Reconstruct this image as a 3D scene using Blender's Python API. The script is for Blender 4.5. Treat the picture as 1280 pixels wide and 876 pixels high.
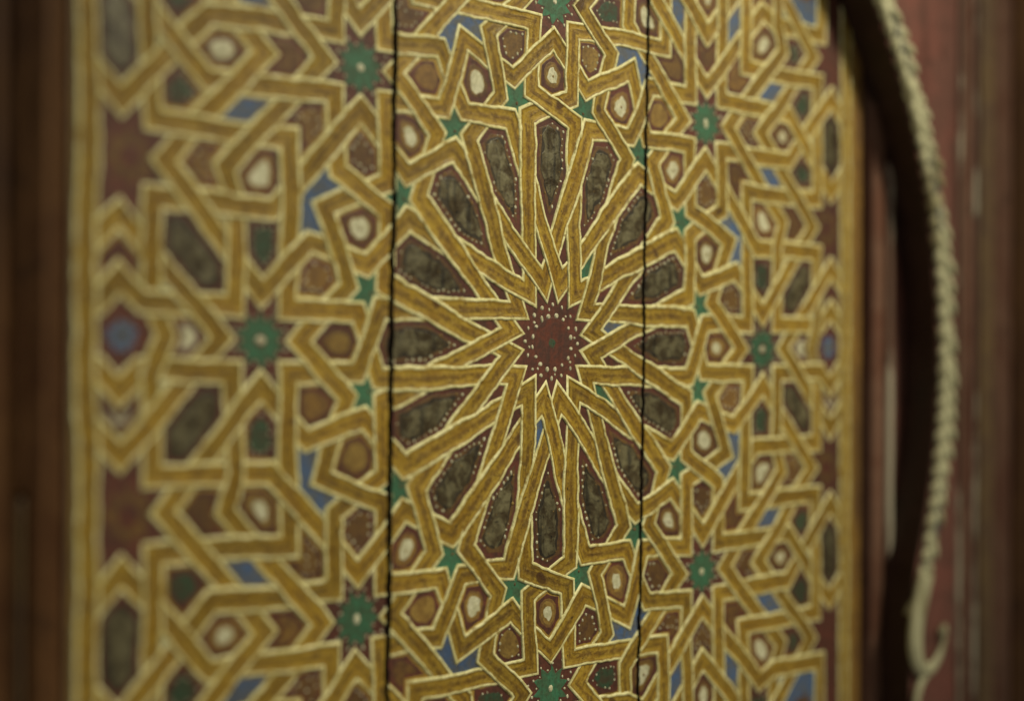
import bpy, bmesh, math, random
from mathutils import Vector, noise, Matrix
random.seed(7)
for o in list(bpy.data.objects): bpy.data.objects.remove(o)
SC = bpy.context.scene
COL = SC.collection
S = 0.0005                      # one drawing unit of the door pattern is half a millimetre

# ------------------------------------------------------------------ camera
cam_d = bpy.data.cameras.new('camera')
cam = bpy.data.objects.new('camera', cam_d); COL.objects.link(cam); SC.camera = cam
FPX, YAW, PIT, ROL = 1999.44, 0.7710, 0.0051, 0.0050
CAM = Vector((-1414.4, -1388.6, -18.1))
Fw = Vector((math.sin(YAW)*math.cos(PIT), math.cos(YAW)*math.cos(PIT), math.sin(PIT)))
R0 = Vector((math.cos(YAW), -math.sin(YAW), 0)); U0 = R0.cross(Fw)
Rt = R0*math.cos(ROL)+U0*math.sin(ROL); Up = U0*math.cos(ROL)-R0*math.sin(ROL)
cam.matrix_world = Matrix(((Rt.x, Up.x, -Fw.x, CAM.x*S), (Rt.y, Up.y, -Fw.y, CAM.y*S), (Rt.z, Up.z, -Fw.z, CAM.z*S), (0, 0, 0, 1)))
cam_d.sensor_width = 36; cam_d.lens = FPX/1280*36
cam_d.clip_start = 0.01; cam_d.clip_end = 50
cam_d.dof.use_dof = True
cam_d.dof.focus_distance = (Vector((5, 0, 0))-CAM).dot(Fw)*S
cam_d.dof.aperture_fstop = 1.6
cam_d.dof.aperture_blades = 0

# ------------------------------------------------------------------ world and lamps
w = bpy.data.worlds.new('World'); SC.world = w; w.use_nodes = True
w.node_tree.nodes['Background'].inputs[0].default_value = (1.0, 0.95, 0.80, 1)
w.node_tree.nodes['Background'].inputs[1].default_value = 0.11
def area(name, loc, target, size, power, col):
    d = bpy.data.lights.new(name, 'AREA'); d.shape = 'DISK'; d.size = size; d.energy = power; d.color = col
    o = bpy.data.objects.new(name, d); COL.objects.link(o); o.location = loc
    o.rotation_euler = (Vector(target)-Vector(loc)).to_track_quat('-Z', 'Y').to_euler()
kd = bpy.data.lights.new('key_lamp', 'SPOT'); kd.energy = 158; kd.color = (1.0, 0.92, 0.68); kd.shadow_soft_size = 0.16
kd.spot_size = math.radians(36); kd.spot_blend = 1.0
ko = bpy.data.objects.new('key_lamp', kd); COL.objects.link(ko); ko.location = (0.75, -1.25, 1.30)
ko.rotation_euler = (Vector((0.04, 0, 0.0))-Vector(ko.location)).to_track_quat('-Z', 'Y').to_euler()
area('fill_lamp', (-1.9, -1.6, 0.3), (0.1, 0, 0), 1.4, 3.0, (1.0, 0.96, 0.80))
SC.view_settings.view_transform = 'Standard'; SC.view_settings.look = 'None'
SC.view_settings.exposure = 0.0; SC.view_settings.gamma = 1.0
SC.render.engine = 'CYCLES'
SC.render.resolution_x = 1024; SC.render.resolution_y = 700

# ------------------------------------------------------------------ materials
def mat(name): 
    m = bpy.data.materials.new(name); m.use_nodes = True; nt = m.node_tree; nt.nodes.clear()
    out = nt.nodes.new('ShaderNodeOutputMaterial'); b = nt.nodes.new('ShaderNodeBsdfPrincipled')
    nt.links.new(b.outputs[0], out.inputs[0]); return m, nt, b
class NG:
    def __init__(s, nt): s.nt = nt
    def n(s, t, **kw):
        x = s.nt.nodes.new(t)
        for k, v in kw.items(): setattr(x, k, v)
        return x
    def l(s, a, b): s.nt.links.new(a, b)
    def noise(s, vec, scale, detail=4, rough=0.6, stretch=None, dist=0):
        if stretch:
            mp = s.n('ShaderNodeMapping'); mp.inputs['Scale'].default_value = stretch; s.l(vec, mp.inputs[0]); vec = mp.outputs[0]
        t = s.n('ShaderNodeTexNoise'); s.l(vec, t.inputs['Vector']); t.inputs['Scale'].default_value = scale
        t.inputs['Detail'].default_value = detail; t.inputs['Roughness'].default_value = rough; t.inputs['Distortion'].default_value = dist
        return t.outputs['Fac']
    def ramp(s, fac, a, b, va=0.0, vb=1.0):
        r = s.n('ShaderNodeMapRange'); r.interpolation_type = 'SMOOTHSTEP'
        s.l(fac, r.inputs[0]); r.inputs[1].default_value = a; r.inputs[2].default_value = b; r.inputs[3].default_value = va; r.inputs[4].default_value = vb
        return r.outputs[0]
    def mix(s, fac, a, b, mode='MIX'):
        x = s.n('ShaderNodeMix', data_type='RGBA', blend_type=mode)
        for sock, v in ((x.inputs[0], fac), (x.inputs[6], a), (x.inputs[7], b)):
            if isinstance(v, (int, float)): sock.default_value = v
            elif isinstance(v, tuple): sock.default_value = (*v, 1)
            else: s.l(v, sock)
        return x.outputs[2]
    def math(s, op, a, b=0.0, c=0.0):
        x = s.n('ShaderNodeMath', operation=op)
        for i, v in enumerate((a, b, c)):
            if isinstance(v, (int, float)): x.inputs[i].default_value = v
            else: s.l(v, x.inputs[i])
        return x.outputs[0]
    def obj(s): return s.n('ShaderNodeTexCoord').outputs['Object']
    def bump(s, h, strength, dist, bsdf, extra=None):
        b = s.n('ShaderNodeBump'); b.inputs['Strength'].default_value = strength; b.inputs['Distance'].default_value = dist
        s.l(h, b.inputs['Height']); s.l(b.outputs[0], bsdf.inputs['Normal'])

def paint(name, c1, c2, grime=(0.05, 0.035, 0.02), scale=90, wear=0.35, rough=0.55, spots=0.5, vary=0.25, bumpd=0.0004, spec=0.4, shift=False):
    """old brushed paint on wood: two tones, vertical grain, grime and small dark specks"""
    m, nt, b = mat(name); g = NG(nt); o = g.obj(); b.inputs['Specular IOR Level'].default_value = spec
    if shift:      # every piece gets its own brushwork
        va = g.n('ShaderNodeVectorMath', operation='ADD'); g.l(o, va.inputs[0])
        cb = g.n('ShaderNodeCombineXYZ'); rr = g.n('ShaderNodeObjectInfo').outputs['Random']
        g.l(g.math('MULTIPLY', rr, 3.0), cb.inputs[0]); g.l(g.math('MULTIPLY', rr, 7.0), cb.inputs[2]); g.l(cb.outputs[0], va.inputs[1]); o = va.outputs[0]
    n1 = g.noise(o, scale, 6, 0.65, dist=0.6)
    col = g.mix(g.ramp(n1, 0.38, 0.62), c1, c2)
    gr = g.noise(o, scale*1.6, 5, 0.6, (1, 1, 0.12))
    col = g.mix(g.ramp(gr, 0.50, 0.66, 0, wear), col, grime)
    fine = g.noise(o, 450, 5, 0.75)
    col = g.mix(g.ramp(fine, 0.48, 0.66, 0.0, 0.5), col, tuple(x*0.4 for x in c1))
    col = g.mix(g.ramp(fine, 0.34, 0.46, 0.3, 0), col, tuple(min(1, x*1.5) for x in c1))
    sp = g.noise(o, scale*3, 3, 0.5)
    col = g.mix(g.ramp(sp, 0.62, 0.70, 0, spots), col, grime)
    ri = g.n('ShaderNodeObjectInfo').outputs['Random']
    hsv = g.n('ShaderNodeHueSaturation'); g.l(col, hsv.inputs['Color']); g.l(g.math('MULTIPLY_ADD', ri, vary*1.4, 1-vary*0.7), hsv.inputs['Value'])
    g.l(hsv.outputs[0], b.inputs['Base Color'])
    g.l(g.ramp(n1, 0.2, 0.8, rough-0.12, rough+0.15), b.inputs['Roughness'])
    g.bump(g.math('ADD', g.math('MULTIPLY', fine, 0.6), g.math('ADD', gr, n1)), 0.55, bumpd, b)
    return m

def strap_paint():
    m, nt, b = mat('gold_strap_paint'); g = NG(nt); o = g.obj()
    uv = g.n('ShaderNodeUVMap', uv_map='strap').outputs[0]
    sep = g.n('ShaderNodeSeparateXYZ'); g.l(uv, sep.inputs[0])
    av = g.math('ABSOLUTE', sep.outputs[1])
    st = g.noise(uv, 1.0, 5, 0.65, (0.026, 1.15, 1))           # broad streaks along the strap
    st2 = g.noise(uv, 1.0, 4, 0.7, (0.024, 2.3, 1))           # fine dark grain
    big = g.noise(o, 34, 4, 0.6); mid = g.noise(o, 120, 6, 0.7, dist=0.4); fine = g.noise(o, 420, 5, 0.75)
    col = g.mix(g.ramp(st, 0.36, 0.62), (0.44, 0.285, 0.031), (0.25, 0.140, 0.013))
    col = g.mix(g.ramp(big, 0.40, 0.62, 0, 0.75), col, (0.40, 0.265, 0.035))
    # hand-drawn brown stroke down the middle of each strap
    cen = g.math('MULTIPLY', g.ramp(g.math('ADD', av, g.math('MULTIPLY', g.math('SUBTRACT', st, 0.5), 1.6)), 0.05, 0.55, 1, 0), g.ramp(mid, 0.36, 0.56, 0.25, 1.0))
    col = g.mix(g.math('MULTIPLY', cen, 0.88), col, (0.135, 0.068, 0.012))
    col = g.mix(g.ramp(st2, 0.55, 0.63, 0, 0.66), col, (0.085, 0.046, 0.011))
    col = g.mix(g.ramp(mid, 0.54, 0.66, 0, 0.58), col, (0.12, 0.070, 0.016))
    col = g.mix(g.ramp(fine, 0.52, 0.62, 0, 0.50), col, (0.085, 0.050, 0.014))
    col = g.mix(g.ramp(fine, 0.36, 0.46, 0.35, 0), col, (0.50, 0.37, 0.10))
    edge = g.ramp(g.math('ADD', av, g.math('MULTIPLY', g.math('SUBTRACT', mid, 0.5), 0.5)), 0.72, 1.0, 0, 0.45)
    col = g.mix(edge, col, (0.15, 0.09, 0.02))
    sp = g.noise(o, 260, 2, 0.5)
    col = g.mix(g.ramp(sp, 0.68, 0.74, 0, 0.8), col, (0.045, 0.024, 0.010))
    knot = g.noise(o, 58, 1, 0.3)
    col = g.mix(g.ramp(knot, 0.72, 0.76, 0, 0.8), col, (0.07, 0.03, 0.012))
    ri = g.n('ShaderNodeObjectInfo').outputs['Random']
    hsv = g.n('ShaderNodeHueSaturation'); g.l(col, hsv.inputs['Color']); g.l(g.math('MULTIPLY_ADD', ri, 0.32, 0.84), hsv.inputs['Value'])
    g.l(hsv.outputs[0], b.inputs['Base Color'])
    g.l(g.ramp(mid, 0.3, 0.7, 0.36, 0.62), b.inputs['Roughness']); b.inputs['Specular IOR Level'].default_value = 0.3
    g.bump(g.math('ADD', g.math('MULTIPLY', fine, 0.7), g.math('ADD', g.math('MULTIPLY', st2, 1.2), mid)), 0.8, 0.0005, b)
    return m

M = {}
M['strap'] = strap_paint()
def cream_paint():
    m, nt, b = mat('cream_line_paint'); g = NG(nt); o = g.obj()
    n1 = g.noise(o, 160, 5, 0.65); n2 = g.noise(o, 75, 5, 0.7, dist=0.5); n3 = g.noise(o, 420, 4, 0.7)
    col = g.mix(g.ramp(n1, 0.38, 0.62), (0.88, 0.84, 0.46), (0.66, 0.61, 0.27))
    col = g.mix(g.ramp(n3, 0.50, 0.66, 0, 0.5), col, (0.36, 0.28, 0.09))
    col = g.mix(g.ramp(n2, 0.56, 0.64, 0, 0.85), col, (0.36, 0.25, 0.05))
    col = g.mix(g.ramp(n2, 0.34, 0.39, 0.7, 0), col, (0.22, 0.13, 0.03))
    g.l(col, b.inputs['Base Color']); b.inputs['Roughness'].default_value = 0.5
    g.bump(g.math('ADD', n3, n1), 0.7, 0.0005, b); return m
M['cream'] = cream_paint()
M['gold'] = paint('ochre_cell_paint', (0.20, 0.115, 0.028), (0.31, 0.20, 0.045), (0.09, 0.05, 0.02), 110)
M['umber'] = paint('umber_cell_paint', (0.15, 0.08, 0.022), (0.09, 0.042, 0.018), (0.05, 0.025, 0.012), 140)
M['tawny'] = paint('tawny_cell_paint', (0.225, 0.125, 0.030), (0.145, 0.075, 0.024), (0.08, 0.04, 0.015), 140)
M['recess_shade'] = paint('recess_shade_paint', (0.022, 0.016, 0.009), (0.045, 0.034, 0.018), (0.01, 0.007, 0.004), 120)  # near-black tone: shade of a recess painted round the dark cell fills
M['edge'] = paint('brown_edge_paint', (0.25, 0.135, 0.028), (0.17, 0.085, 0.022), (0.07, 0.035, 0.015), 30, 0.6)
M['purple'] = paint('purple_brown_paint', (0.125, 0.038, 0.024), (0.070, 0.026, 0.016), (0.02, 0.012, 0.010), 130)
M['red'] = paint('red_brown_paint', (0.120, 0.034, 0.020), (0.065, 0.026, 0.018), (0.03, 0.015, 0.010), 110)
M['dark'] = paint('dark_olive_paint', (0.050, 0.034, 0.014), (0.165, 0.145, 0.075), (0.010, 0.008, 0.005), 95, 0.8, 0.34, 0.85, 0.3, 0.0009, 0.6, True)
M['green'] = paint('green_paint', (0.045, 0.160, 0.085), (0.050, 0.100, 0.050), (0.04, 0.04, 0.02), 150, 0.3)
M['moss'] = paint('moss_green_paint', (0.035, 0.080, 0.042), (0.060, 0.045, 0.022), (0.03, 0.02, 0.01), 170, 0.4)
M['blue'] = paint('blue_paint', (0.065, 0.120, 0.250), (0.110, 0.115, 0.120), (0.07, 0.06, 0.04), 150, 0.3)
M['white'] = paint('white_dot_paint', (0.66, 0.64, 0.46), (0.50, 0.48, 0.30), (0.30, 0.26, 0.14), 200, 0.3, 0.5, 0.25, 0.1)
M['board'] = paint('ochre_board_paint', (0.31, 0.185, 0.030), (0.38, 0.25, 0.045), (0.10, 0.055, 0.02), 40)
M['backing'] = paint('dark_backing_wood', (0.012, 0.008, 0.005), (0.02, 0.012, 0.008), scale=60)
M['stain'] = paint('dark_stained_wood', (0.070, 0.028, 0.010), (0.105, 0.048, 0.017), (0.03, 0.013, 0.006), 16, 0.7, 0.6, 0.5, 0.15, 0.0006, 0.15)
M['jamb'] = paint('brown_painted_wood', (0.145, 0.064, 0.040), (0.185, 0.098, 0.064), (0.05, 0.022, 0.014), 18, 0.6, 0.6, 0.5, 0.15, 0.0006, 0.2)
M['tan'] = paint('tan_painted_wood', (0.17, 0.105, 0.045), (0.13, 0.075, 0.04), (0.06, 0.03, 0.02), 30, 0.6, 0.55, 0.3, 0.05)
M['plum'] = paint('plum_red_paint', (0.205, 0.078, 0.060), (0.145, 0.066, 0.050), (0.055, 0.024, 0.016), 20, 0.6, 0.6, 0.5, 0.15, 0.0006, 0.2)
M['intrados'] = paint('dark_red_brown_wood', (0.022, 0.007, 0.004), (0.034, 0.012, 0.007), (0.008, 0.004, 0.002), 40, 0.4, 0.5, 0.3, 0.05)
def flaked(name, base1, base2, top, lo=0.50, hi=0.54):
    m, nt, b = mat(name); g = NG(nt); o = g.obj()
    n = g.noise(o, 26, 5, 0.62, (1, 1, 0.22)); fn = g.noise(o, 500, 4, 0.7)
    col = g.mix(g.ramp(g.noise(o, 60, 5, 0.6, (1, 1, 0.2)), 0.35, 0.65), base1, base2)
    cr = g.mix(g.ramp(fn, 0.4, 0.7, 0, 0.4), top, tuple(c*0.5 for c in top))
    col = g.mix(g.ramp(n, lo, hi), col, cr)
    g.l(col, b.inputs['Base Color']); b.inputs['Roughness'].default_value = 0.6
    g.bump(g.math('ADD', g.ramp(n, lo, hi), g.math('MULTIPLY', fn, 0.4)), 0.5, 0.0004, b); return m
M['flake'] = flaked('flaked_cream_on_brown', (0.12, 0.055, 0.035), (0.15, 0.08, 0.05), (0.48, 0.42, 0.31), 0.50, 0.58)
M['rope'] = flaked('worn_cream_carving_paint', (0.20, 0.17, 0.08), (0.30, 0.27, 0.14), (0.52, 0.50, 0.31), 0.38, 0.50)
M['rope_core'] = flaked('worn_carving_ground', (0.09, 0.075, 0.045), (0.07, 0.075, 0.095), (0.40, 0.38, 0.23), 0.47, 0.55)

# ------------------------------------------------------------------ object helpers
def thing(name, label, cat, base, group=None):
    o = bpy.data.objects.new(name, None); COL.objects.link(o); o.location = base
    o.empty_display_size = 0.02; o['label'] = label; o['category'] = cat
    if group: o['group'] = group
    return o
def world_of(o):
    v = Vector(o.location)
    while o.parent: o = o.parent; v = v+Vector(o.location)
    return v
def link(name, me, parent, label=None, kind=None):
    o = bpy.data.objects.new(name, me); COL.objects.link(o)
    if parent is not None:
        o.parent = parent; o.location = -world_of(parent)
    if label: o['label'] = label
    if kind: o['kind'] = kind
    return o
def finish(bm, name, mats, parent, label=None, kind=None, smooth=False):
    me = bpy.data.meshes.new(name)
    for f in bm.faces: f.smooth = smooth
    bm.to_mesh(me); bm.free()
    for m in mats: me.materials.append(M[m])
    return link(name, me, parent, label, kind)

# ------------------------------------------------------------------ the interlaced pattern, worked out as strap centre lines
A_=40.0
def loc(pts,deg):   # petal frame (axis +Y) -> world, axis at angle deg
    r=math.radians(deg-90);c,s=math.cos(r),math.sin(r)
    return [(c*x-s*y,s*x+c*y) for x,y in pts]
def d4(ch):
    out=[]
    for k in range(4):
        r=k*math.pi/2;c,s=round(math.cos(r)),round(math.sin(r))
        for m in (1,-1):
            out.append([(c*(m*x)-s*y,s*(m*x)+c*y) for x,y in ch])
    return out
def chains():
    L=[]
    for k in range(16):
        ax=90+22.5*k
        for m in (1,-1):
            end=(-34*m,396) if k%2==0 else (-43*m,384)
            L.append(loc([(40*m,A_/math.tan(math.radians(33.75))),(40*m,274),(-34*m,304.6),end],ax))
    L+=d4([(-34,396),(-218,396)])
    L+=d4([(-304,255),(-418,141),(-564,141),(-564,40),(-548,0)])
    L+=d4([(-218,396),(-218,564),(-393,564),(-393,393)])
    L+=d4([(-106,373),(-49,430),(-178,553),(-304,427)])
    L+=d4([(-304,427),(-430,553),(-553,430)])
    L+=d4([(-189,338),(-270,338),(-270,494),(-376,600),(-340,636)])
    for k in range(8):
        L.append(loc([(0,381),(63,318)],90+45*k)); L.append(loc([(0,381),(-63,318)],90+45*k))
        L.append(loc([(63,318),(147.3,355.7)],90+45*k)); L.append(loc([(-63,318),(-147.3,355.7)],90+45*k))
    L+=d4([(-636,34),(-623,34),(-600,57),(-575,34),(-464,34),(-464,145),(-478,179),(-353,304),(-478,429),(-464,463),(-464,574),(-575,574)])
    L+=d4([(-636,268),(-600,232),(-494,338),(-338,338)])
    L+=d4([(-636,85),(-600,121),(-479,0)])
    L+=d4([(-636,0),(-636,636)])
    return L
def snap_nodes(L,tol=6):
    nodes=[]
    def nid(p):
        for i,q in enumerate(nodes):
            if abs(p[0]-q[0])+abs(p[1]-q[1])<tol: return i
        nodes.append(p);return len(nodes)-1
    segs=set()
    for ch in L:
        ids=[nid(p) for p in ch]
        for a,b in zip(ids,ids[1:]):
            if a!=b: segs.add((min(a,b),max(a,b)))
    return nodes,sorted(segs)
def paths(nodes,segs):
    adj={}
    for a,b in segs: adj.setdefault(a,[]).append(b);adj.setdefault(b,[]).append(a)
    used=set();P=[]
    def walk(a,b):
        p=[a,b];used.add((min(a,b),max(a,b)))
        while len(adj[p[-1]])==2 and p[-1]!=p[0]:
            n=[x for x in adj[p[-1]] if x!=p[-2]]
            if not n: break
            n=n[0];e=(min(p[-1],n),max(p[-1],n))
            if e in used: break
            used.add(e);p.append(n)
        return p
    for n in adj:
        if len(adj[n])!=2:
            for m in adj[n]:
                if (min(n,m),max(n,m)) not in used: P.append(walk(n,m))
    for a,b in segs:
        if (a,b) not in used: P.append(walk(a,b))
    return P,adj
def crossings(nodes,P):
    S=[]
    for i,p in enumerate(P):
        s=0
        for a,b in zip(p,p[1:]):
            A,B=nodes[a],nodes[b];l=math.dist(A,B);S.append((i,s,A,B,l,a,b));s+=l
    X=[]
    for i in range(len(S)):
        pi,si,A,B,la,a1,b1=S[i]
        for j in range(i+1,len(S)):
            pj,sj,C,D,lb,a2,b2=S[j]
            if max(A[0],B[0])<min(C[0],D[0])-1 or max(C[0],D[0])<min(A[0],B[0])-1 or max(A[1],B[1])<min(C[1],D[1])-1 or max(C[1],D[1])<min(A[1],B[1])-1: continue
            if {a1,b1}&{a2,b2}: continue
            rx,ry=B[0]-A[0],B[1]-A[1];qx,qy=D[0]-C[0],D[1]-C[1]
            d=rx*qy-ry*qx
            if abs(d)<1e-6: continue
            t=((C[0]-A[0])*qy-(C[1]-A[1])*qx)/d;u=((C[0]-A[0])*ry-(C[1]-A[1])*rx)/d
            et=.5/la;eu=.5/lb
            if -et<=t<=1+et and -eu<=u<=1+eu:
                X.append((pi,si+t*la,pj,sj+u*lb,(A[0]+t*rx,A[1]+t*ry),abs(d)/(la*lb)))
    return X,S
def faces(nodes,P,X,S):
    # arrangement
    pts=[];
    def pid(p):
        for i,q in enumerate(pts):
            if abs(p[0]-q[0])<1.5 and abs(p[1]-q[1])<1.5: return i
        pts.append(p);return len(pts)-1
    E=set()
    for (i,s,A,B,l,a,b) in S:
        on=[(0,A),(l,B)]
        for (pi,sa,pj,sb,q,sn) in X:
            for pp,ss in ((pi,sa),(pj,sb)):
                if pp==i and s-1<=ss<=s+l+1: on.append((ss-s,q))
        on.sort(key=lambda z:z[0]);ids=[pid(q) for _,q in on]
        for u,v in zip(ids,ids[1:]):
            if u!=v:E.add((min(u,v),max(u,v)))
    while True:
        deg={}
        for u,v in E: deg[u]=deg.get(u,0)+1;deg[v]=deg.get(v,0)+1
        bad={e for e in E if deg[e[0]]==1 or deg[e[1]]==1}
        if not bad:break
        E-=bad
    nb={}
    for u,v in E: nb.setdefault(u,[]).append(v);nb.setdefault(v,[]).append(u)
    for u in nb: nb[u].sort(key=lambda v:math.atan2(pts[v][1]-pts[u][1],pts[v][0]-pts[u][0]))
    seen=set();F=[]
    for u in nb:
        for v in nb[u]:
            if (u,v) in seen: continue
            f=[];a,b=u,v
            while (a,b) not in seen:
                seen.add((a,b));f.append(a)
                L=nb[b];k=L.index(a);a,b=b,L[(k-1)%len(L)]
            poly=[pts[i] for i in f]
            ar=parea(poly)
            if ar>0: F.append(simplify(poly))
    return F
def parea(p): return sum(p[i-1][0]*p[i][1]-p[i][0]*p[i-1][1] for i in range(len(p)))/2
def cent(p):
    a=parea(p);x=y=0
    for i in range(len(p)):
        c=p[i-1][0]*p[i][1]-p[i][0]*p[i-1][1];x+=(p[i-1][0]+p[i][0])*c;y+=(p[i-1][1]+p[i][1])*c
    return (x/6/a,y/6/a)
def simplify(p):
    ch=True
    while ch:
        ch=False
        for i in range(len(p)):
            a,b,c=p[i-1],p[i],p[(i+1)%len(p)]
            cr=(b[0]-a[0])*(c[1]-b[1])-(b[1]-a[1])*(c[0]-b[0])
            dt=(b[0]-a[0])*(c[0]-b[0])+(b[1]-a[1])*(c[1]-b[1])
            if math.dist(a,b)<2 or (dt>0 and abs(cr)<.06*math.dist(a,b)*math.dist(b,c)):
                if len(p)>3: p=p[:i]+p[i+1:];ch=True;break
    return p
def inset(p,d):
    """move every edge inward by d; edges that flip are dropped"""
    p=list(p)
    E=[]
    n=len(p)
    for i in range(n):
        a,b=p[i],p[(i+1)%n];l=math.dist(a,b);ux,uy=(b[0]-a[0])/l,(b[1]-a[1])/l
        E.append((a[0]-uy*d,a[1]+ux*d,ux,uy))
    for _ in range(20):
        n=len(E)
        if n<3: return None
        V=[]
        for i in range(n):
            x1,y1,u1,v1=E[i-1];x2,y2,u2,v2=E[i]
            dd=u1*v2-v1*u2
            if abs(dd)<1e-3: V.append((x2,y2))
            else:
                t=((x2-x1)*v2-(y2-y1)*u2)/dd;V.append((x1+t*u1,y1+t*v1))
        bad=[];worst=None
        for i in range(n):
            a,b=V[i],V[(i+1)%n];dl=(b[0]-a[0])*E[i][2]+(b[1]-a[1])*E[i][3]
            if dl<0.0 and (worst is None or dl<worst[0]): worst=(dl,i)
        if worst is None: return V if parea(V)>4 else None
        E.pop(worst[1])
    return None

# ------------------------------------------------------------------ hand-drawn irregularity of the layout
WARP = [(0, 0, 3.9, 2.2), (-164, 245, 3.0, 3.1), (-58, 289, -2.9, 3.4), (58, 289, 3.6, 5.3), (164, 245, -3.0, 2.7), (245, 164, 2.4, 2.6), (289, 58, -1.9, -2.2), (289, -58, -4.5, -1.5), (245, -164, -5.3, -0.1), (164, -245, -4.3, 3.3), (58, -289, -1.2, 2.2), (-58, -289, -4.3, -4.7), (-164, -245, 2.7, -3.7), (-245, -164, 4.2, 0.3), (-289, -58, -1.3, -1.2), (-289, 58, 2.4, -2.3), (-245, 164, 7.8, -0.7), (0, 430, 5.2, -4.3), (304, 304, -1.2, 0.9), (430, 0, 3.2, -3.5), (304, -304, -5.6, -2.5), (0, -430, 4.1, 3.9), (-304, -304, 1.6, -2.3), (-430, 0, -4.1, 0.1), (-304, 304, 1.8, 0.7), (-600, 178, 3.5, 4.3), (-600, -178, 2.5, 4.0), (-553, 178, 6.2, 0.2), (-600, 121, -4.0, 2.8), (-427, 304, 0.9, 0.6), (-494, 270, -13.8, -14.1), (-564, 141, -3.5, -3.6), (-564, 218, -4.1, 2.7), (-600, 0, -1.4, 3.6)]
def warp(x, z):
    sw = 0.06; sx = sz = 0.0
    for (a, b, dx, dz) in WARP:
        d = ((x-a)**2+(z-b)**2)
        if d < 40000:
            g = math.exp(-d/(2*55.0**2)); sw += g; sx += g*dx; sz += g*dz
    n = noise.noise_vector(Vector((x/75, z/75, 0.3))); n2 = noise.noise_vector(Vector((x/17, z/17, 5.3)))
    return x+sx/sw+n.x*3.2+n2.x*0.9, z+sz/sw+n.y*3.2+n2.y*0.9
def P3(x, z, h):
    x, z = warp(x, z); return Vector((x*S, -h*S, z*S))
def to_px(x, z, y=0.0):
    d = Vector((x, y, z))-CAM; k = d.dot(Fw); return 640+FPX*d.dot(Rt)/k, 438-FPX*d.dot(Up)/k

# ------------------------------------------------------------------ the door and its three boards
door = thing('painted_door', 'ochre wooden door painted with a sixteen-petalled star rosette, split by two dark board joints', 'door', (0, 0, -0.36))
SEAM = [lambda z: -255.6+0.0095*z, lambda z: 174.7+0.0155*z]
def wob(z, k): return 2.0*noise.noise(Vector((z/22, k*7.1, 0)))+1.3*noise.noise(Vector((z/7, k*3.3, 2)))+2.6*noise.noise(Vector((z/110, k*9.3, 4)))
GAPW = [3.9, 3.1]
def seam_plane(k): 
    s = SEAM[k]; a, b = Vector((s(-700)*S, 0, -700*S)), Vector((s(700)*S, 0, 700*S)); d = (b-a).normalized()
    return a, Vector((d.z, 0, -d.x))      # normal towards +x
def cut(bm, k, side):
    """keep what lies on one side of board joint k and roughen the cut edge"""
    co, no = seam_plane(k)
    off = GAPW[k]*S*(1 if side > 0 else -1)
    r = bmesh.ops.bisect_plane(bm, geom=bm.verts[:]+bm.edges[:]+bm.faces[:], plane_co=co+no*off, plane_no=no, clear_inner=side > 0, clear_outer=side < 0)
    ce = [e for e in r['geom_cut'] if isinstance(e, bmesh.types.BMEdge) and e.is_valid]
    lng = [e for e in ce if e.calc_length() > 8*S]
    if lng: bmesh.ops.subdivide_edges(bm, edges=lng, cuts=int(max(e.calc_length() for e in lng)/(7*S)))
    for v in bm.verts:
        if abs((v.co-co-no*off).dot(no)) < 1e-6:
            v.co.x += (wob(v.co.z/S, k)+side*0.7*noise.noise(Vector((v.co.z/S/9, side*5.5, k))))*S
    return bm
def bm_copy(bm): 
    me = bpy.data.meshes.new('tmp'); bm.to_mesh(me); c = bmesh.new(); c.from_mesh(me); bpy.data.meshes.remove(me); return c
def split_boards(bm):
    """-> [(board index, bmesh)]"""
    out = []
    rng = []
    for k in (0, 1):
        co, no = seam_plane(k); ds = [(v.co-co).dot(no)/S for v in bm.verts]; rng.append((min(ds), max(ds)))
    cur = bm
    for k in (0, 1):
        lo, hi = rng[k]
        if hi < GAPW[k]*-1+0.01: out.append((k, cur)); return out
        if lo > GAPW[k]-0.01: continue
        left = cut(bm_copy(cur), k, -1)
        if left.faces: out.append((k, left))
        else: left.free()
        right = cut(bm_copy(cur), k, 1); cur.free(); cur = right
        if not cur.faces: cur.free(); return out
    out.append((2, cur)); return out

XL, XR, ZB, ZT = -655, 681, -720, 760
boards = []
def board_edge(k, z, side):
    if k < 0: return XL+0.8*noise.noise(Vector((z/40, 3, 1)))
    if k > 1: return XR+1.2*noise.noise(Vector((z/40, 5, 1)))
    return SEAM[k](z)+side*GAPW[k]+wob(z, k)+side*0.7*noise.noise(Vector((z/9, side*5.5, k)))
for k in range(3):
    bm = bmesh.new(); rows = []
    zs = [ZB+i*6 for i in range(int((ZT-ZB)/6)+1)]
    for z in zs:
        a, b = board_edge(k-1, z, 1), board_edge(k, z, -1)
        prof = [(a+0.3, 42), (a, 2.2), (a+1.2, 0.35)]
        for t in range(1, 8): prof.append((a+(b-a)*t/8, 0))
        prof += [(b-1.2, 0.35), (b, 2.2), (b-0.3, 42)]
        rows.append([bm.verts.new((x*S, y*S, z*S)) for x, y in prof])
    for r0, r1 in zip(rows, rows[1:]):
        for i in range(len(r0)-1): bm.faces.new((r0[i], r0[i+1], r1[i+1], r1[i]))
    for f in bm.faces:
        f.material_index = 1 if abs(f.calc_center_median().y) > 1.0*S else 0
    boards.append(finish(bm, 'board', ['board', 'backing'], door, smooth=True))
bm = bmesh.new()
vs = [bm.verts.new((x*S, 43*S, z*S)) for x, z in ((XL, ZB), (XR, ZB), (XR, ZT), (XL, ZT))]; vs2 = [bm.verts.new((v.co.x, 60*S, v.co.z)) for v in vs]
bm.faces.new(vs); bm.faces.new(vs2[::-1])
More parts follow.
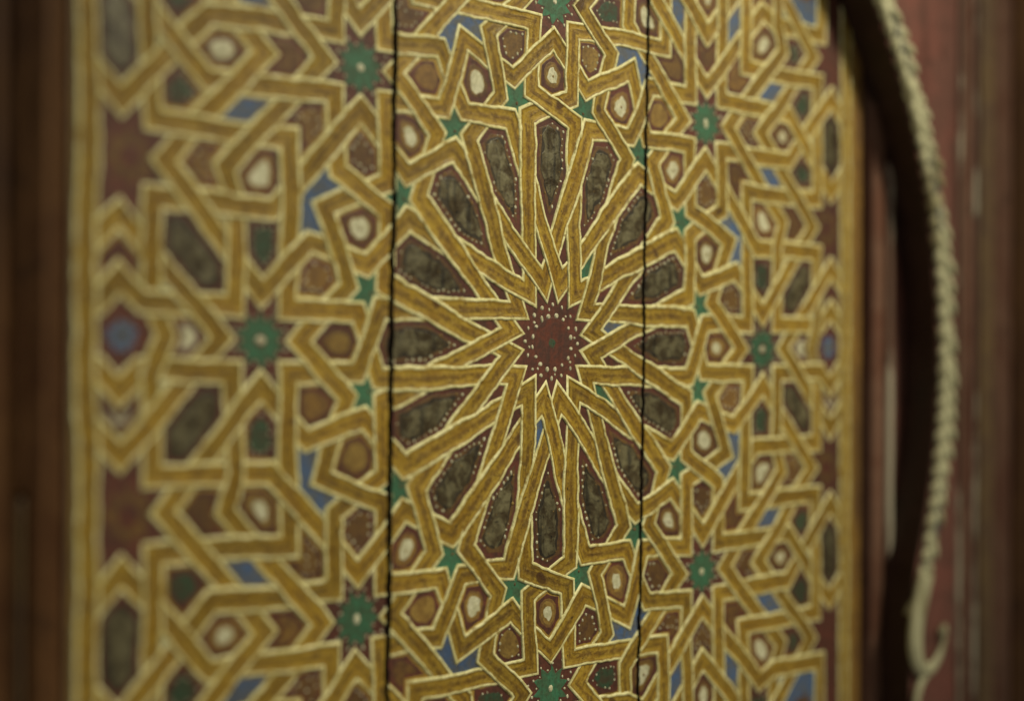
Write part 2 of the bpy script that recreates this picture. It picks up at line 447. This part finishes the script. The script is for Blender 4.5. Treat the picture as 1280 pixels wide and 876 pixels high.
for i in range(4): bm.faces.new((vs[i], vs2[i], vs2[(i+1) % 4], vs[(i+1) % 4]))
finish(bm, 'backing_panel', ['backing'], door)

# ------------------------------------------------------------------ straps
nodes, segs = snap_nodes(chains()); PATHS, ADJ = paths(nodes, segs); XS, SEGS = crossings(nodes, PATHS)
FACES = faces(nodes, PATHS, XS, SEGS)
per = {i: [] for i in range(len(PATHS))}
for n, (pi, si, pj, sj, q, sn) in enumerate(XS): per[pi].append((si, n, 0)); per[pj].append((sj, n, 1))
border_path = {i for i, p in enumerate(PATHS) if all(abs(max(abs(nodes[a][0]), abs(nodes[a][1]))-636) < 2 for a in p)}
for i in per: per[i].sort()
over = {}          # crossing -> which strand (0/1) is on top
def set_over(n, who):
    if n not in over: over[n] = who; return True
    return over[n] == who
for n, (pi, si, pj, sj, q, sn) in enumerate(XS):
    if pi in border_path and pj not in border_path: over[n] = 0
    elif pj in border_path and pi not in border_path: over[n] = 1
todo = sorted(per, key=lambda i: -len(per[i])); done = set(border_path); queue = []
while len(done) < len(per):
    if not queue: queue = [next(i for i in todo if i not in done)]
    i = queue.pop(0)
    if i in done: continue
    done.add(i)
    known = [(k, (over[n] == who)) for k, (s, n, who) in enumerate(per[i]) if n in over and not ({XS[n][0], XS[n][2]} & border_path)]
    phase = 0
    if known: phase = 1 if sum(1 if (o != (k % 2 == 0)) else -1 for k, o in known) > 0 else 0
    for k, (s, n, who) in enumerate(per[i]):
        up = (k+phase) % 2 == 0
        if n not in over: over[n] = who if up else 1-who
        j = XS[n][2-2*who] if who else XS[n][2]
        if j not in done and j not in queue: queue.append(j)
RAILS = [(-13.3, None), (-12.6, 0.75), (-11.1, 1.15), (-9.6, 0.8), (-9.1, 0.55), (-4.5, 0.62), (0, 0.52), (4.5, 0.62), (9.1, 0.55), (9.6, 0.8), (11.1, 1.15), (12.6, 0.75), (13.3, None)]
def strap_piece(pts, cum, s0, s1, crs, seed):
    """one woven length of strap between arc lengths s0 and s1"""
    bends = []
    for i in range(1, len(pts)-1):
        d1 = (Vector(pts[i])-Vector(pts[i-1])).normalized(); d2 = (Vector(pts[i+1])-Vector(pts[i])).normalized()
        th = abs(d1.angle_signed(d2, 0)); bends.append((cum[i], 13.3*math.tan(th/2), i))
    st = [s0, s1]; n = max(2, int((s1-s0)/5.5))
    st += [s0+(s1-s0)*k/n for k in range(1, n)]
    st = [s for s in st if s in (s0, s1) or all(abs(s-b)-m > 0.8 for b, m, i in bends)]
    st += [b for b, m, i in bends if s0+0.5 < b < s1-0.5]
    st = sorted(set(st))
    def elev(s):
        if not crs: return 0.0
        e = None
        for (a, oa, ha), (b, ob, hb) in zip(crs, crs[1:]):
            if a <= s <= b:
                lo, hi = a+min(ha, (b-a)*0.42), b-min(hb, (b-a)*0.42); t = min(1, max(0, (s-lo)/(hi-lo))); t = t*t*(3-2*t)
                return oa+(ob-oa)*t
        return crs[0][1] if s < crs[0][0] else crs[-1][1]
    bm = bmesh.new(); uvl = bm.loops.layers.uv.new('strap'); rows = []
    for s in st:
        i = max(k for k in range(len(pts)-1) if cum[k] <= s+1e-6 or k == 0)
        a, b = Vector(pts[i]), Vector(pts[i+1]); d = (b-a).normalized(); c = a+d*(s-cum[i]); nrm = Vector((-d.y, d.x)); sc = 1.0
        for bs, m, bi in bends:
            if abs(bs-s) < 1e-6:
                d1 = (Vector(pts[bi])-Vector(pts[bi-1])).normalized(); d2 = (Vector(pts[bi+1])-Vector(pts[bi])).normalized()
                mm = (d1+d2).normalized(); c = Vector(pts[bi]); nrm = Vector((-mm.y, mm.x)); sc = 1/max(0.35, mm.dot(d1))
        rr = c.length; sm = lambda t: min(1, max(0, t))**2*(3-2*min(1, max(0, t)))
        sc *= 1+0.17*sm((rr-150)/45)*(1-sm((rr-262)/30))      # the straps swell beside the petals
        e = elev(s); row = []
        for k, (v, h) in enumerate(RAILS):
            j = noise.noise(Vector((c.x/9, c.y/9, 11 if v < 0 else 23)))
            vv = v+(j*1.25+1.0*noise.noise(Vector((c.x/28, c.y/28, 31 if v < 0 else 43))))*(1 if abs(v) > 5 else 0)
            if abs(v) in (9.6, 9.1): vv += 0.8*noise.noise(Vector((c.x/5, c.y/5, k)))
            q = c+nrm*(vv*sc)
            row.append((bm.verts.new(P3(q.x, q.y, -0.3 if h is None else h+0.95*e)), s, v/9.0))
        rows.append(row)
    for r0, r1 in zip(rows, rows[1:]):
        for k in range(len(RAILS)-1):
            q = (r0[k], r1[k], r1[k+1], r0[k+1])
            try: f = bm.faces.new([x[0] for x in q])
            except ValueError: continue
            f.material_index = 1 if (k < 3 or k >= len(RAILS)-4) else 0
            for lp, x in zip(f.loops, q): lp[uvl].uv = (x[1]+seed, x[2])
    for f in bm.faces: f.smooth = True
    return bm
pieces = []
for i, p in enumerate(PATHS):
    pts = [nodes[a] for a in p]; closed = p[0] == p[-1] and len(p) > 3
    cum = [0]
    for a, b in zip(pts, pts[1:]): cum.append(cum[-1]+math.dist(a, b))
    L = cum[-1]
    crs = [(s, 1.0 if over[n] == who else 0.0, 15/max(0.3, XS[n][5])) for s, n, who in per[i]]
    if closed:
        lo = pts[-2]; cum2 = cum+[c+L for c in cum[1:]]+[2*L+cum[1]]; pts2 = pts+pts[1:]+[pts[1]]
        c3 = sorted([(s-L, o, h) for s, o, h in crs]+crs+[(s+L, o, h) for s, o, h in crs]+[(s+2*L, o, h) for s, o, h in crs])
        un = [s for s, o, h in crs if o == 0]
        if not un: un = [L*0.5]
        ends = un+[un[0]+L]
        for a, b in zip(ends, ends[1:]): pieces.append((pts2, cum2, a, b, c3, i))
    else:
        un = [0]+[s for s, o, h in crs if o == 0 and 1 < s < L-1]+[L]
        # long runs that pass over several straps in a row stay one piece
        for a, b in zip(un, un[1:]): pieces.append((pts, cum, a, b, crs, i))
def at_len(pts, cum, s):
    k = max(j for j in range(len(pts)-1) if cum[j] <= s+1e-6 or j == 0); a, b = pts[k], pts[k+1]; l = cum[k+1]-cum[k]; t = (s-cum[k])/l if l else 0
    return (a[0]+(b[0]-a[0])*t, a[1]+(b[1]-a[1])*t)
def shown(q, m=20): return -m < q[0] < 1280+m and -m < q[1] < 876+m
built = []
for n, (pts, cum, a, b, crs, i) in enumerate(pieces):
    if b-a < 2: continue
    samples = [to_px(*at_len(pts, cum, a+(b-a)*t/6)) for t in range(7)]
    vis = sum(shown(q, 6) for q in samples)
    ln = sum(math.dist(p, q) for p, q in zip(samples, samples[1:]))*vis/7
    for k, pb in split_boards(strap_piece(pts, cum, a, b, crs, 37.0*i)):
        fr = 1.0
        built.append((ln, k, pb))
built.sort(key=lambda t: -t[0])
rest = bmesh.new(); rest.loops.layers.uv.new('strap')
for n, (ln, k, pb) in enumerate(built):
    worn = min(v.co.x for v in pb.verts) > 615*S
    big = sum(f.calc_area() for f in pb.faces)/S/S > 60
    if n < 290 and ln > 10 and big: finish(pb, 'strap', ['strap', 'board' if worn else 'cream'], boards[k], smooth=True)
    else:
        me = bpy.data.meshes.new('t'); pb.to_mesh(me); pb.free(); rest.from_mesh(me); bpy.data.meshes.remove(me)
if rest.faces: finish(rest, 'strap_remnant', ['strap', 'cream'], door, kind='stuff', smooth=True)

# ------------------------------------------------------------------ cells between the straps
def resample(p, step=5.0):
    out = []
    for a, b in zip(p, p[1:]+p[:1]):
        n = max(1, int(math.dist(a, b)/step))
        out += [(a[0]+(b[0]-a[0])*t/n, a[1]+(b[1]-a[1])*t/n) for t in range(n)]
    return out
def chaikin(p, n):
    for _ in range(n):
        q = []
        for a, b in zip(p, p[1:]+p[:1]):
            q += [(a[0]*.75+b[0]*.25, a[1]*.75+b[1]*.25), (a[0]*.25+b[0]*.75, a[1]*.25+b[1]*.75)]
        p = q
    return p
def shrink(p, c, f): return [(c[0]+(x-c[0])*f, c[1]+(y-c[1])*f) for x, y in p]
def rim_in(c, poly, out, x, y):
    """the purple outline of a cell, painted a little off the straps, with ochre showing beside it"""
    d0 = random.uniform(13.6, 16.2); q = inset(poly, d0)
    if not q or parea(q) < 350: c.layer(out, -0.1, 'purple', jit=0.6); return 18.5
    c.layer(out, -0.25, 'board'); a = random.random()*6.28; d = random.uniform(0, 2.2)
    c.layer([(u+d*math.cos(a), v+d*math.sin(a)) for u, v in q], 0.0, 'purple', 0, 1.5); return d0+random.uniform(3.6, 4.8)
class Cell:
    def __init__(s, name, mats): s.bm = bmesh.new(); s.name = name; s.mats = mats
    def mi(s, m):
        if m not in s.mats: s.mats.append(m)
        return s.mats.index(m)
    def layer(s, poly, h, m, rnd=0, jit=0.0, bevel=0.2):
        if not poly: return
        h = 0.25+h*0.7
        p = resample(poly, 6) if rnd == 0 else chaikin(resample(poly, 14), rnd)
        if jit: p = [(x+jit*noise.noise(Vector((x/6, y/6, 3))), y+jit*noise.noise(Vector((x/6, y/6, 9)))) for x, y in p]
        lo = [s.bm.verts.new(P3(x, y, h-bevel)) for x, y in p]
        hi = [s.bm.verts.new(P3(x, y, h)) for x, y in shrink(p, cent(p), 1-0.6/max(6, math.sqrt(abs(parea(p)))*.5))]
        k = s.mi(m)
        try:
            f = s.bm.faces.new(hi); f.material_index = k
        except ValueError: return
        for i in range(len(p)):
            f = s.bm.faces.new((lo[i], lo[(i+1) % len(p)], hi[(i+1) % len(p)], hi[i])); f.material_index = k
    def dot(s, x, y, r, h, m='white'):
        h = 0.25+h*0.7; k = s.mi(m); n = 8; a0 = random.random()*6
        r *= random.uniform(0.8, 1.2); e = random.uniform(0.85, 1.25)
        ring = [s.bm.verts.new(P3(x+r*e*math.cos(a0+j*6.283/n), y+r/e*math.sin(a0+j*6.283/n)*1.1, h)) for j in range(n)]
        r2 = [s.bm.verts.new(P3(x+.6*r*e*math.cos(a0+j*6.283/n), y+.6*r/e*math.sin(a0+j*6.283/n)*1.1, h+min(0.9, r*.35))) for j in range(n)]
        f = s.bm.faces.new(r2); f.material_index = k; f.smooth = True
        for j in range(n):
            f = s.bm.faces.new((ring[j], ring[(j+1) % n], r2[(j+1) % n], r2[j])); f.material_index = k; f.smooth = True
    def done(s, vis, label=None):
        for f in s.bm.faces:
            f.normal_update()
            if f.normal.y > 0.3: f.normal_flip()
        for k, pb in split_boards(s.bm):
            a = sum(f.calc_area() for f in pb.faces)/S/S
            if a < 120 or not vis: loose.append(pb); loose_m.append(list(s.mats))
            else: finish(pb, s.name, s.mats, boards[k], label)
loose = []; loose_m = []
def beads(c, contour, gap, r, h, m='white', prob=1.0):
    p = resample(contour, gap)
    for x, y in p:
        if random.random() < prob: c.dot(x+random.uniform(-.9, .9), y+random.uniform(-.9, .9), r, h, m)
def kind_of(x, y):
    r = math.hypot(x, y); a, b = sorted((abs(x), abs(y)))
    def near(u, v, t=16): return math.hypot(a-u, b-v) < t
    if r < 20: return 'centre'
    if r < 140: return 'sliver'
    if r < 235: return 'petal'
    if r < 300: return 'five'
    if near(234, 234) or near(0, 331): return 'drop'
    if near(127, 308): return 'drop'
    if near(208, 303) or near(67, 362): return 'bead'
    if near(150, 362): return 'bluechev'
    if near(304, 304) or near(0, 430): return 'eight'
    if near(105, 429): return 'heart'
    if near(230, 377): return 'brown'
    if near(179, 432): return 'drop'
    if near(244, 450) or near(366, 452): return 'lozenge'
    if near(304, 407): return 'brown'
    if near(87, 515) or near(304, 600): return 'darkhex'
    if near(0, 525): return 'wheart'
    if near(378, 378) or near(181, 499): return 'brown'
    if near(304, 478) or near(431, 431): return 'drop'
    if near(255, 525) or near(354, 525) or near(427, 500): return 'greenhex'
    if near(0, 596): return 'bluestar'
    if near(73, 600, 20): return 'wheart'
    if near(177, 591, 20): return 'bigstar'
    return 'small'
NAMES = {'centre': 'centre_star', 'sliver': 'sliver', 'petal': 'rosette_petal', 'five': 'five_pointed_star', 'drop': 'hexagon', 'bead': 'hexagon', 'bluechev': 'chevron', 'eight': 'eight_pointed_star',
         'heart': 'heart', 'brown': 'chevron', 'lozenge': 'lozenge', 'darkhex': 'long_hexagon', 'wheart': 'heart', 'greenhex': 'hexagon', 'bluestar': 'small_star', 'bigstar': 'border_star', 'small': 'triangle'}
def cell(poly):
    x, y = cent(poly); px = to_px(x, y); vis = shown(px, 12); kd = kind_of(x, y)
    if kd == 'small' and parea(poly) > 20000: kd = 'bigstar'
    c = Cell(NAMES[kd], []); W = 9.0
    out = inset(poly, W)
    if not out: return
    edge = inset(poly, 13.0) or out
    label = None
    if kd == 'centre':
        c.layer(out, -0.1, 'purple', jit=0.8)
        c.layer([(32*math.cos(t/24*6.2832), 32*math.sin(t/24*6.2832)) for t in range(24)], 0.15, 'red', 0, 1.0)
        for j in range(16):
            t = math.radians(22.5*j+11.25); c.dot(34*math.cos(t)+random.uniform(-1, 1), 34*math.sin(t)+random.uniform(-1, 1), 2.9, 0.15)
            t = math.radians(22.5*j); c.dot(46*math.cos(t)+random.uniform(-1.3, 1.3), 46*math.sin(t)+random.uniform(-1.3, 1.3), 2.4, 0)
            if j % 2 == 0: c.dot(40*math.cos(t+.15), 41*math.sin(t+.15), 1.8, 0)
        c.layer([(6.5*math.cos(t), 6.5*math.sin(t)) for t in range(6)], 0.3, 'moss', 0, 2)
        label = 'plum star with a red disc and rings of white dots'
    elif kd == 'sliver':
        pick = {0: 'purple'}.get(0)
        for (u, v, m) in ((645, 335, 'green'), (728, 335, 'green'), (621, 490, 'green'), (750, 492, 'green'), (612, 407, 'blue'), (762, 410, 'blue'), (668, 545, 'blue')):
            if math.dist(px, (u, v)) < 15: pick = m
        c.layer(out, 0, pick, jit=0.6)
    elif kd == 'petal':
        c.layer(out, -0.1, 'purple', jit=0.5)
        c.layer(inset(poly, 19.6), 0.1, 'umber', 0, 1.8)
        c.layer(inset(poly, 23.0), 0.25, 'recess_shade', 1, 4.0); c.layer(inset(poly, 25.5), 0.4, 'dark', 1, 7.0)  # the dark ring is painted shade, as if the petal were sunk
        q = inset(poly, 21.2)
        if q:
            cq = cent(q); nx, ny = -cq[1], cq[0]; sd = random.choice((-1, 1))
            for bx, by in resample(q, 8.0):
                on = ((bx-cq[0])*nx+(by-cq[1])*ny)*sd > 0
                if random.random() < (0.88 if on else 0.35): c.dot(bx+random.uniform(-1.2, 1.2), by+random.uniform(-1.2, 1.2), random.choice((1.1, 1.4, 1.9)), 0.2, 'white' if on or random.random() < .4 else 'gold')
        q = inset(poly, 26)
        if q:
            for _ in range(3):
                t = random.choice(q); u = random.choice(q); k = random.random()
                c.dot(t[0]*k+u[0]*(1-k), t[1]*k+u[1]*(1-k), 0.9, 0.3, 'gold')
    elif kd == 'five':
        c.layer(out, 0, 'green', 0, 0.8); c.dot(x, y, 2.2, 0.0, 'umber')
    elif kd == 'drop':
        di = rim_in(c, poly, out, x, y); c.layer(inset(poly, di), 0.15, random.choice(('umber', 'tawny', 'tawny')), 1, 2.0)
        dim = any(math.dist(px, q) < 16 for q in ((423, 425), (440, 575)))
        inn = inset(poly, 23)
        if inn: c.layer(inn, 0.3, 'gold', 2, 2.4)
        if inn and not dim:
            cc = cent(inn); cc = (cc[0], cc[1]-random.uniform(0, 3)); f = random.uniform(0.6, 0.88)
            c.layer([(cc[0]+(x-cc[0])*f, cc[1]+(y-cc[1])*f*1.08) for x, y in inn], 0.5, 'white', 2, 3.0)
        if inn and random.random() < .5 and not dim: c.dot(x+1, y-2, 1.9, 0.4, 'gold')
    elif kd == 'bead':
        di = rim_in(c, poly, out, x, y); c.layer(inset(poly, di), 0.15, random.choice(('tawny', 'umber', 'gold')), 1, 2.4)
        q = inset(poly, di+1.8); pl = any(math.dist(px, q2) < 18 for q2 in ((530, 98), (825, 147), (533, 760), (397, 510)))
        if q and not pl: beads(c, q, 8.5, 1.7, 0.15, 'white', 0.85)
    elif kd == 'bluechev':
        c.layer(out, 0, 'blue', 0, 0.8); q = inset(poly, 18.5)
        c.layer(q, 0.15, 'dark', 0, 1.5) if q and random.random() < .0 else None
    elif kd == 'lozenge': c.layer(out, -0.1, 'gold', 0, 0.8); c.layer(inset(poly, 14.5), 0.1, 'blue', 0, 0.8)
    elif kd in ('eight', 'bigstar', 'bluestar'):
        cx, cy = {'eight': (x, y)}.get(kd, (x, y))
        if kd == 'eight':
            cx, cy = min([(304, 304), (304, -304), (-304, 304), (-304, -304), (430, 0), (-430, 0), (0, 430), (0, -430)], key=lambda q: math.dist(q, (x, y)))
        c.layer(out, -0.1, 'purple', jit=0.7)
        k = 10 if kd == 'eight' else 8; r1, r2 = {'eight': (31.5, 20.5), 'bluestar': (19, 14), 'bigstar': (30, 20)}[kd]; a0 = random.random()
        m = {'eight': 'green', 'bluestar': 'blue', 'bigstar': 'umber'}[kd]
        c.layer([(cx+(r1 if j % 2 == 0 else r2)*math.cos(a0+j*math.pi/k), cy+(r1 if j % 2 == 0 else r2)*math.sin(a0+j*math.pi/k)) for j in range(2*k)], 0.15, m, 0, 2.4)
        if kd == 'eight':
            for j in range(k):
                t = a0+j*2*math.pi/k; c.dot(cx+33*math.cos(t), cy+33*math.sin(t), 2.0, 0.05)
                c.dot(cx+25*math.cos(t+.314), cy+25*math.sin(t+.314), 1.5, 0.15)
                if j % 3 == 0: c.dot(cx+40*math.cos(t+.2), cy+40*math.sin(t+.2), 1.5, 0.0)
            if abs(abs(cx)-430) < 5: c.layer([(cx+9*math.cos(t), cy+9*math.sin(t)) for t in range(6)], 0.3, 'purple', 0, 1)
            c.dot(cx, cy, 4.6, 0.3)
        elif kd == 'bluestar': c.layer([(cx+6*math.cos(t), cy+6*math.sin(t)) for t in range(6)], 0.3, 'dark', 0, 1)
        else: c.layer([(cx+13*math.cos(t), cy+13*math.sin(t)) for t in range(6)], 0.3, 'red', 0, 3)
    elif kd == 'heart':
        rim_in(c, poly, out, x, y); c.layer(inset(poly, 20.5), 0.15, 'moss', 2, 4.5); q = inset(poly, 21)
        if q: beads(c, q, 7, 1.3, 0.15, 'white', 0.6)
    elif kd == 'wheart':
        rim_in(c, poly, out, x, y)
        if not (y > 40 and abs(x) > 500): c.layer(inset(poly, 21), 0.2, 'white', 1, 1.2)
    elif kd == 'brown':
        di = rim_in(c, poly, out, x, y); c.layer(inset(poly, di), 0.15, random.choice(('tawny', 'umber', 'umber')), 1, 1.8); q = inset(poly, 21)
        if q and random.random() < .6: beads(c, q, 7, 1.4, 0.15, 'white', 0.6)
    elif kd == 'darkhex':
        c.layer(out, -0.1, 'purple', jit=0.6); c.layer(inset(poly, 18.5), 0.15, 'recess_shade', 1, 2.5); c.layer(inset(poly, 21.5), 0.3, 'dark', 1, 5)
    elif kd == 'greenhex':
        rim_in(c, poly, out, x, y); c.layer(inset(poly, 21.5), 0.15, 'moss', 2, 5); q = inset(poly, 22)
        if q and random.random() < .5: beads(c, q, 7, 1.4, 0.15, 'white', 0.5)
    else:
        c.layer(out, 0, 'blue' if math.hypot(x, y) > 540 else 'gold', 0, 0.6)
    c.done(vis, label)
for p in FACES: cell(p)
if loose:
    allm = []
    for ml in loose_m:
        for m in ml:
            if m not in allm: allm.append(m)
    rb = bmesh.new()
    for pb, ml in zip(loose, loose_m):
        for f in pb.faces: f.material_index = allm.index(ml[f.material_index])
        me = bpy.data.meshes.new('t'); pb.to_mesh(me); pb.free(); rb.from_mesh(me); bpy.data.meshes.remove(me)
    finish(rb, 'cell_remnant', allm, door, kind='stuff')

# ------------------------------------------------------------------ frame round the door
frame = thing('door_frame', 'dark brown moulded wooden frame standing on both sides of the painted door', 'frame', (0, 0.02, -0.36))
def strip(name, x0, x1, y0, y1, m, parent, rnd=0.0, z0=ZB, z1=ZT, wv=1.2):
    """a long upright strip of wood; y0 is its front face, rnd how far the front bulges"""
    bm = bmesh.new(); rows = []; n = 8; z = z0
    while True:
        dx = wv*noise.noise(Vector((z/60, x0, 1))); row = [(x0, y1)]
        for i in range(n+1):
            t = i/n; b = math.sin(t*math.pi)**0.6 if rnd else 0; e = 1.2 if i in (0, n) else 0
            row.append((x0+(x1-x0)*t, y0+e-rnd*b+0.5*noise.noise(Vector((z/30, t*4, x0)))))
        row.append((x1, y1)); rows.append([bm.verts.new(((x+dx)*S, y*S, z*S)) for x, y in row])
        if z >= z1: break
        z = min(z1, z+14)
    for a, b in zip(rows, rows[1:]):
        for i in range(len(a)-1): bm.faces.new((a[i], a[i+1], b[i+1], b[i]))
    bm.faces.new(rows[0][::-1]); bm.faces.new(rows[-1])
    return finish(bm, name, [m], parent, smooth=bool(rnd))
strip('moulding', -695, -661, -3, 40, 'stain', frame, 3)
strip('bead', -711, -699, -4, 40, 'stain', frame, 4, -150)
strip('bead', -709, -702, -4, 40, 'tan', frame, 4, ZB, -150)
strip('moulding', -752, -714, -2, 40, 'stain', frame, 3)
strip('jamb', -1150, -755, 6, 60, 'stain', frame)
strip('moulding', 709, 745, -2, 40, 'jamb', frame, 3)
strip('bead', 750, 766, -3, 40, 'flake', frame, 4)
strip('jamb', 773, 1150, 4, 60, 'plum', frame)

strip('edge_strip', 659, 682.5, -0.9, 30, 'edge', door, 0.6)
strip('edge_strip', -656.5, -651, -0.9, 30, 'tan', door, 0.4)
arch = thing('horseshoe_arch', 'wooden horseshoe arch with dark inner edge and cream carved rope border, right of the door', 'arch', (0.03, -0.01, -0.36))
AC, AR = (-60.0, -20.0), 868.0
YF, YB = -54.0, 1.5
def arch_edge():
    pts = [(733, -720), (733, -600), (733, -540), (733, -490), (732, -455), (733, -425), (738, -385)]
    a = -21.0
    while a < 201.1: pts.append((AC[0]+AR*math.cos(math.radians(a)), AC[1]+AR*math.sin(math.radians(a)))); a += 1.5
    m = 2*AC[0]
    return pts+[(m-x, z) for x, z in pts[6::-1]]
edge = arch_edge(); ne = len(edge)
bm = bmesh.new()
inn = [bm.verts.new((x*S, YF*S, z*S)) for x, z in edge]; inb = [bm.verts.new((x*S, YB*S, z*S)) for x, z in edge]
bev = [bm.verts.new(((x+(1.8 if x > AC[0] else -1.8))*S, (YF-1.5)*S, (z+.5)*S)) for x, z in edge]
def outer(x, z):
    if x >= AC[0]+600 or z < -300: return (1400 if x > AC[0] else -1520, z)
    if x <= AC[0]-600: return (-1520, z)
    return (AC[0]+(x-AC[0])*2.4, 1150)
out = [bm.verts.new((outer(x, z)[0]*S, (YF-1.5)*S, outer(x, z)[1]*S)) for x, z in edge]
for i in range(ne-1):
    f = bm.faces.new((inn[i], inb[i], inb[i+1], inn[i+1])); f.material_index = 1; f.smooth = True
    f = bm.faces.new((bev[i], inn[i], inn[i+1], bev[i+1])); f.material_index = 1; f.smooth = True
    bm.faces.new((out[i], bev[i], bev[i+1], out[i+1]))
bmesh.ops.recalc_face_normals(bm, faces=bm.faces)
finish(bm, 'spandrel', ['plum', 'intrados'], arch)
YS = YF-1.5
strip('bead', 866, 878, YS-2.5, YS+0.4, 'flake', arch, 3.5, -720, 1100)
strip('bead', 914, 926, YS-2.5, YS+0.4, 'flake', arch, 3.5, -720, 1100)
strip('moulding', 884, 908, YS-1.5, YS+0.4, 'jamb', arch, 2, -720, 1100)
strip('moulding', 932, 978, YS-4, YS+0.4, 'tan', arch, 5, -720, 1100)
strip('moulding', 981, 1040, YS-2, YS+0.4, 'jamb', arch, 2, -720, 1100)
strip('stile', 1043, 1330, YS-6, YS+0.4, 'stain', arch, 0, -720, 1100)

def tube(bm, pts, rad, n=8, mi=0, flat=1.0):
    rows = []
    for i, p in enumerate(pts):
        t = (pts[min(i+1, len(pts)-1)]-pts[max(i-1, 0)]).normalized(); a = t.cross(Vector((0, 1, 0)))
        if a.length < .05: a = t.cross(Vector((1, 0, 0)))
        a.normalize(); b = t.cross(a); r = rad(i/(len(pts)-1)) if callable(rad) else rad
        rows.append([bm.verts.new((p+(a*math.cos(k*6.2832/n)+b*flat*math.sin(k*6.2832/n))*r)*S) for k in range(n)])
    for a, b in zip(rows, rows[1:]):
        for k in range(n):
            f = bm.faces.new((a[k], a[(k+1) % n], b[(k+1) % n], b[k])); f.material_index = mi; f.smooth = True
    for r, rev in ((rows[0], 1), (rows[-1], 0)):
        f = bm.faces.new(r[::-1] if rev else r); f.smooth = True
rope = bmesh.new()
for off, rr, dy in ((25, 15, 2),):
    pts = []
    a = -26.0
    while a < 206: pts.append(Vector((AC[0]+(AR+off)*math.cos(math.radians(a)), YS+dy, AC[1]+(AR+off)*math.sin(math.radians(a))))); a += 1
    tube(rope, pts, rr, 8, 0, 0.8)
rope_o = finish(rope, 'rope_moulding', ['rope_core'], arch, smooth=True)
rest_leaf = bmesh.new(); a = -21.5; k = 0
def leaf(bm, c, ax, ln, wd, up):
    """one carved almond-shaped leaf lying along ax"""
    n = 7; side = ax.cross(Vector((0, 1, 0))).normalized(); rows = []
    for i in range(n):
        t = i/(n-1); w = wd*(math.sin(math.pi*min(1, t*0.90+0.06))**0.5); hh = up*(0.35+0.65*math.sin(math.pi*min(1, t*0.9+0.1)))
        p = c+ax*(ln*(t-0.5))+side*(3.0*math.sin(t*3.1))
        rows.append([bm.verts.new((p+side*w*u+Vector((0, -hh*h, 0)))*S) for u, h in ((-1, -0.25), (-0.8, 0.55), (-0.35, 0.95), (0, 0.72), (0.35, 1.0), (0.8, 0.6), (1, -0.25))])
    for r0, r1 in zip(rows, rows[1:]):
        for j in range(6):
            f = bm.faces.new((r0[j], r1[j], r1[j+1], r0[j+1])); f.smooth = True
while a < 206:
    ra = math.radians(a); tg = Vector((-math.sin(ra), 0, math.cos(ra))); rd = Vector((math.cos(ra), 0, math.sin(ra)))
    wd = 1.0-0.35*max(0, (-a-8)/18)-0.35*max(0, (a-188)/18)
    for sd in (-1, 1):
        j = random.uniform(-1, 1); j2 = random.uniform(-1, 1); q = (8 if sd > 0 else 0)
        c = Vector((AC[0], YS-4, AC[1]))+rd*(AR+25.5+sd*10.0*wd+j*2.4)+tg*(q*1.3+j2*3)
        ax = (tg*1.0+rd*(-sd)*((0.40 if sd > 0 else 0.62)+0.25*j)).normalized()
        vis = shown(to_px(c.x, c.z, c.y), 25)
        bm = bmesh.new() if vis else rest_leaf
        leaf(bm, c, ax, (34+7*j2)*wd, (9.0+2.2*j)*wd, (10+4*j2)*wd)
        if vis: finish(bm, 'leaf', ['rope'], rope_o, smooth=True)
    a += math.degrees(random.uniform(23, 31)/AR)
finish(rest_leaf, 'leaf_remnant', ['rope'], rope_o, kind='stuff', smooth=True)
def curve(ctrl, n=8):
    out = []; c = [ctrl[0]]+ctrl+[ctrl[-1]]
    for i in range(1, len(c)-2):
        for k in range(n):
            t = k/n; p0, p1, p2, p3 = c[i-1:i+3]
            out.append(tuple(0.5*((2*p1[j])+(-p0[j]+p2[j])*t+(2*p0[j]-5*p1[j]+4*p2[j]-p3[j])*t*t+(-p0[j]+3*p1[j]-3*p2[j]+p3[j])*t**3) for j in (0, 1)))
    return out+[ctrl[-1]]
for sgn in (1, -1):
    for ctrl, r0, r1 in (([(768, -350), (754, -386), (743, -418), (739, -450), (746, -478), (765, -496), (790, -492), (812, -474), (823, -452), (817, -434)], 17, 5.5), ([(776, -497), (760, -510), (748, -526), (742, -549), (752, -566), (770, -565)], 8, 5)):
        bm = bmesh.new(); pts = [Vector((x if sgn > 0 else 2*AC[0]-x, YS-6, z)) for x, z in curve(ctrl)]
        tube(bm, pts, lambda t: r0+(r1-r0)*min(1, max(0, t-.35)*2.0)+(5 if t > 0.92 else 0), 12, 0, 0.5)
        for o_ in (-0.55, 0, 0.55): tube(bm, [p+Vector((o_*r0*(1-.6*i/len(pts)), -r0*(.46 if o_ == 0 else .38)*(1-.4*i/len(pts)), 0)) for i, p in enumerate(pts[:int(len(pts)*.62)])], 1.8, 6)
        finish(bm, 'scroll', ['rope'], arch, smooth=True)
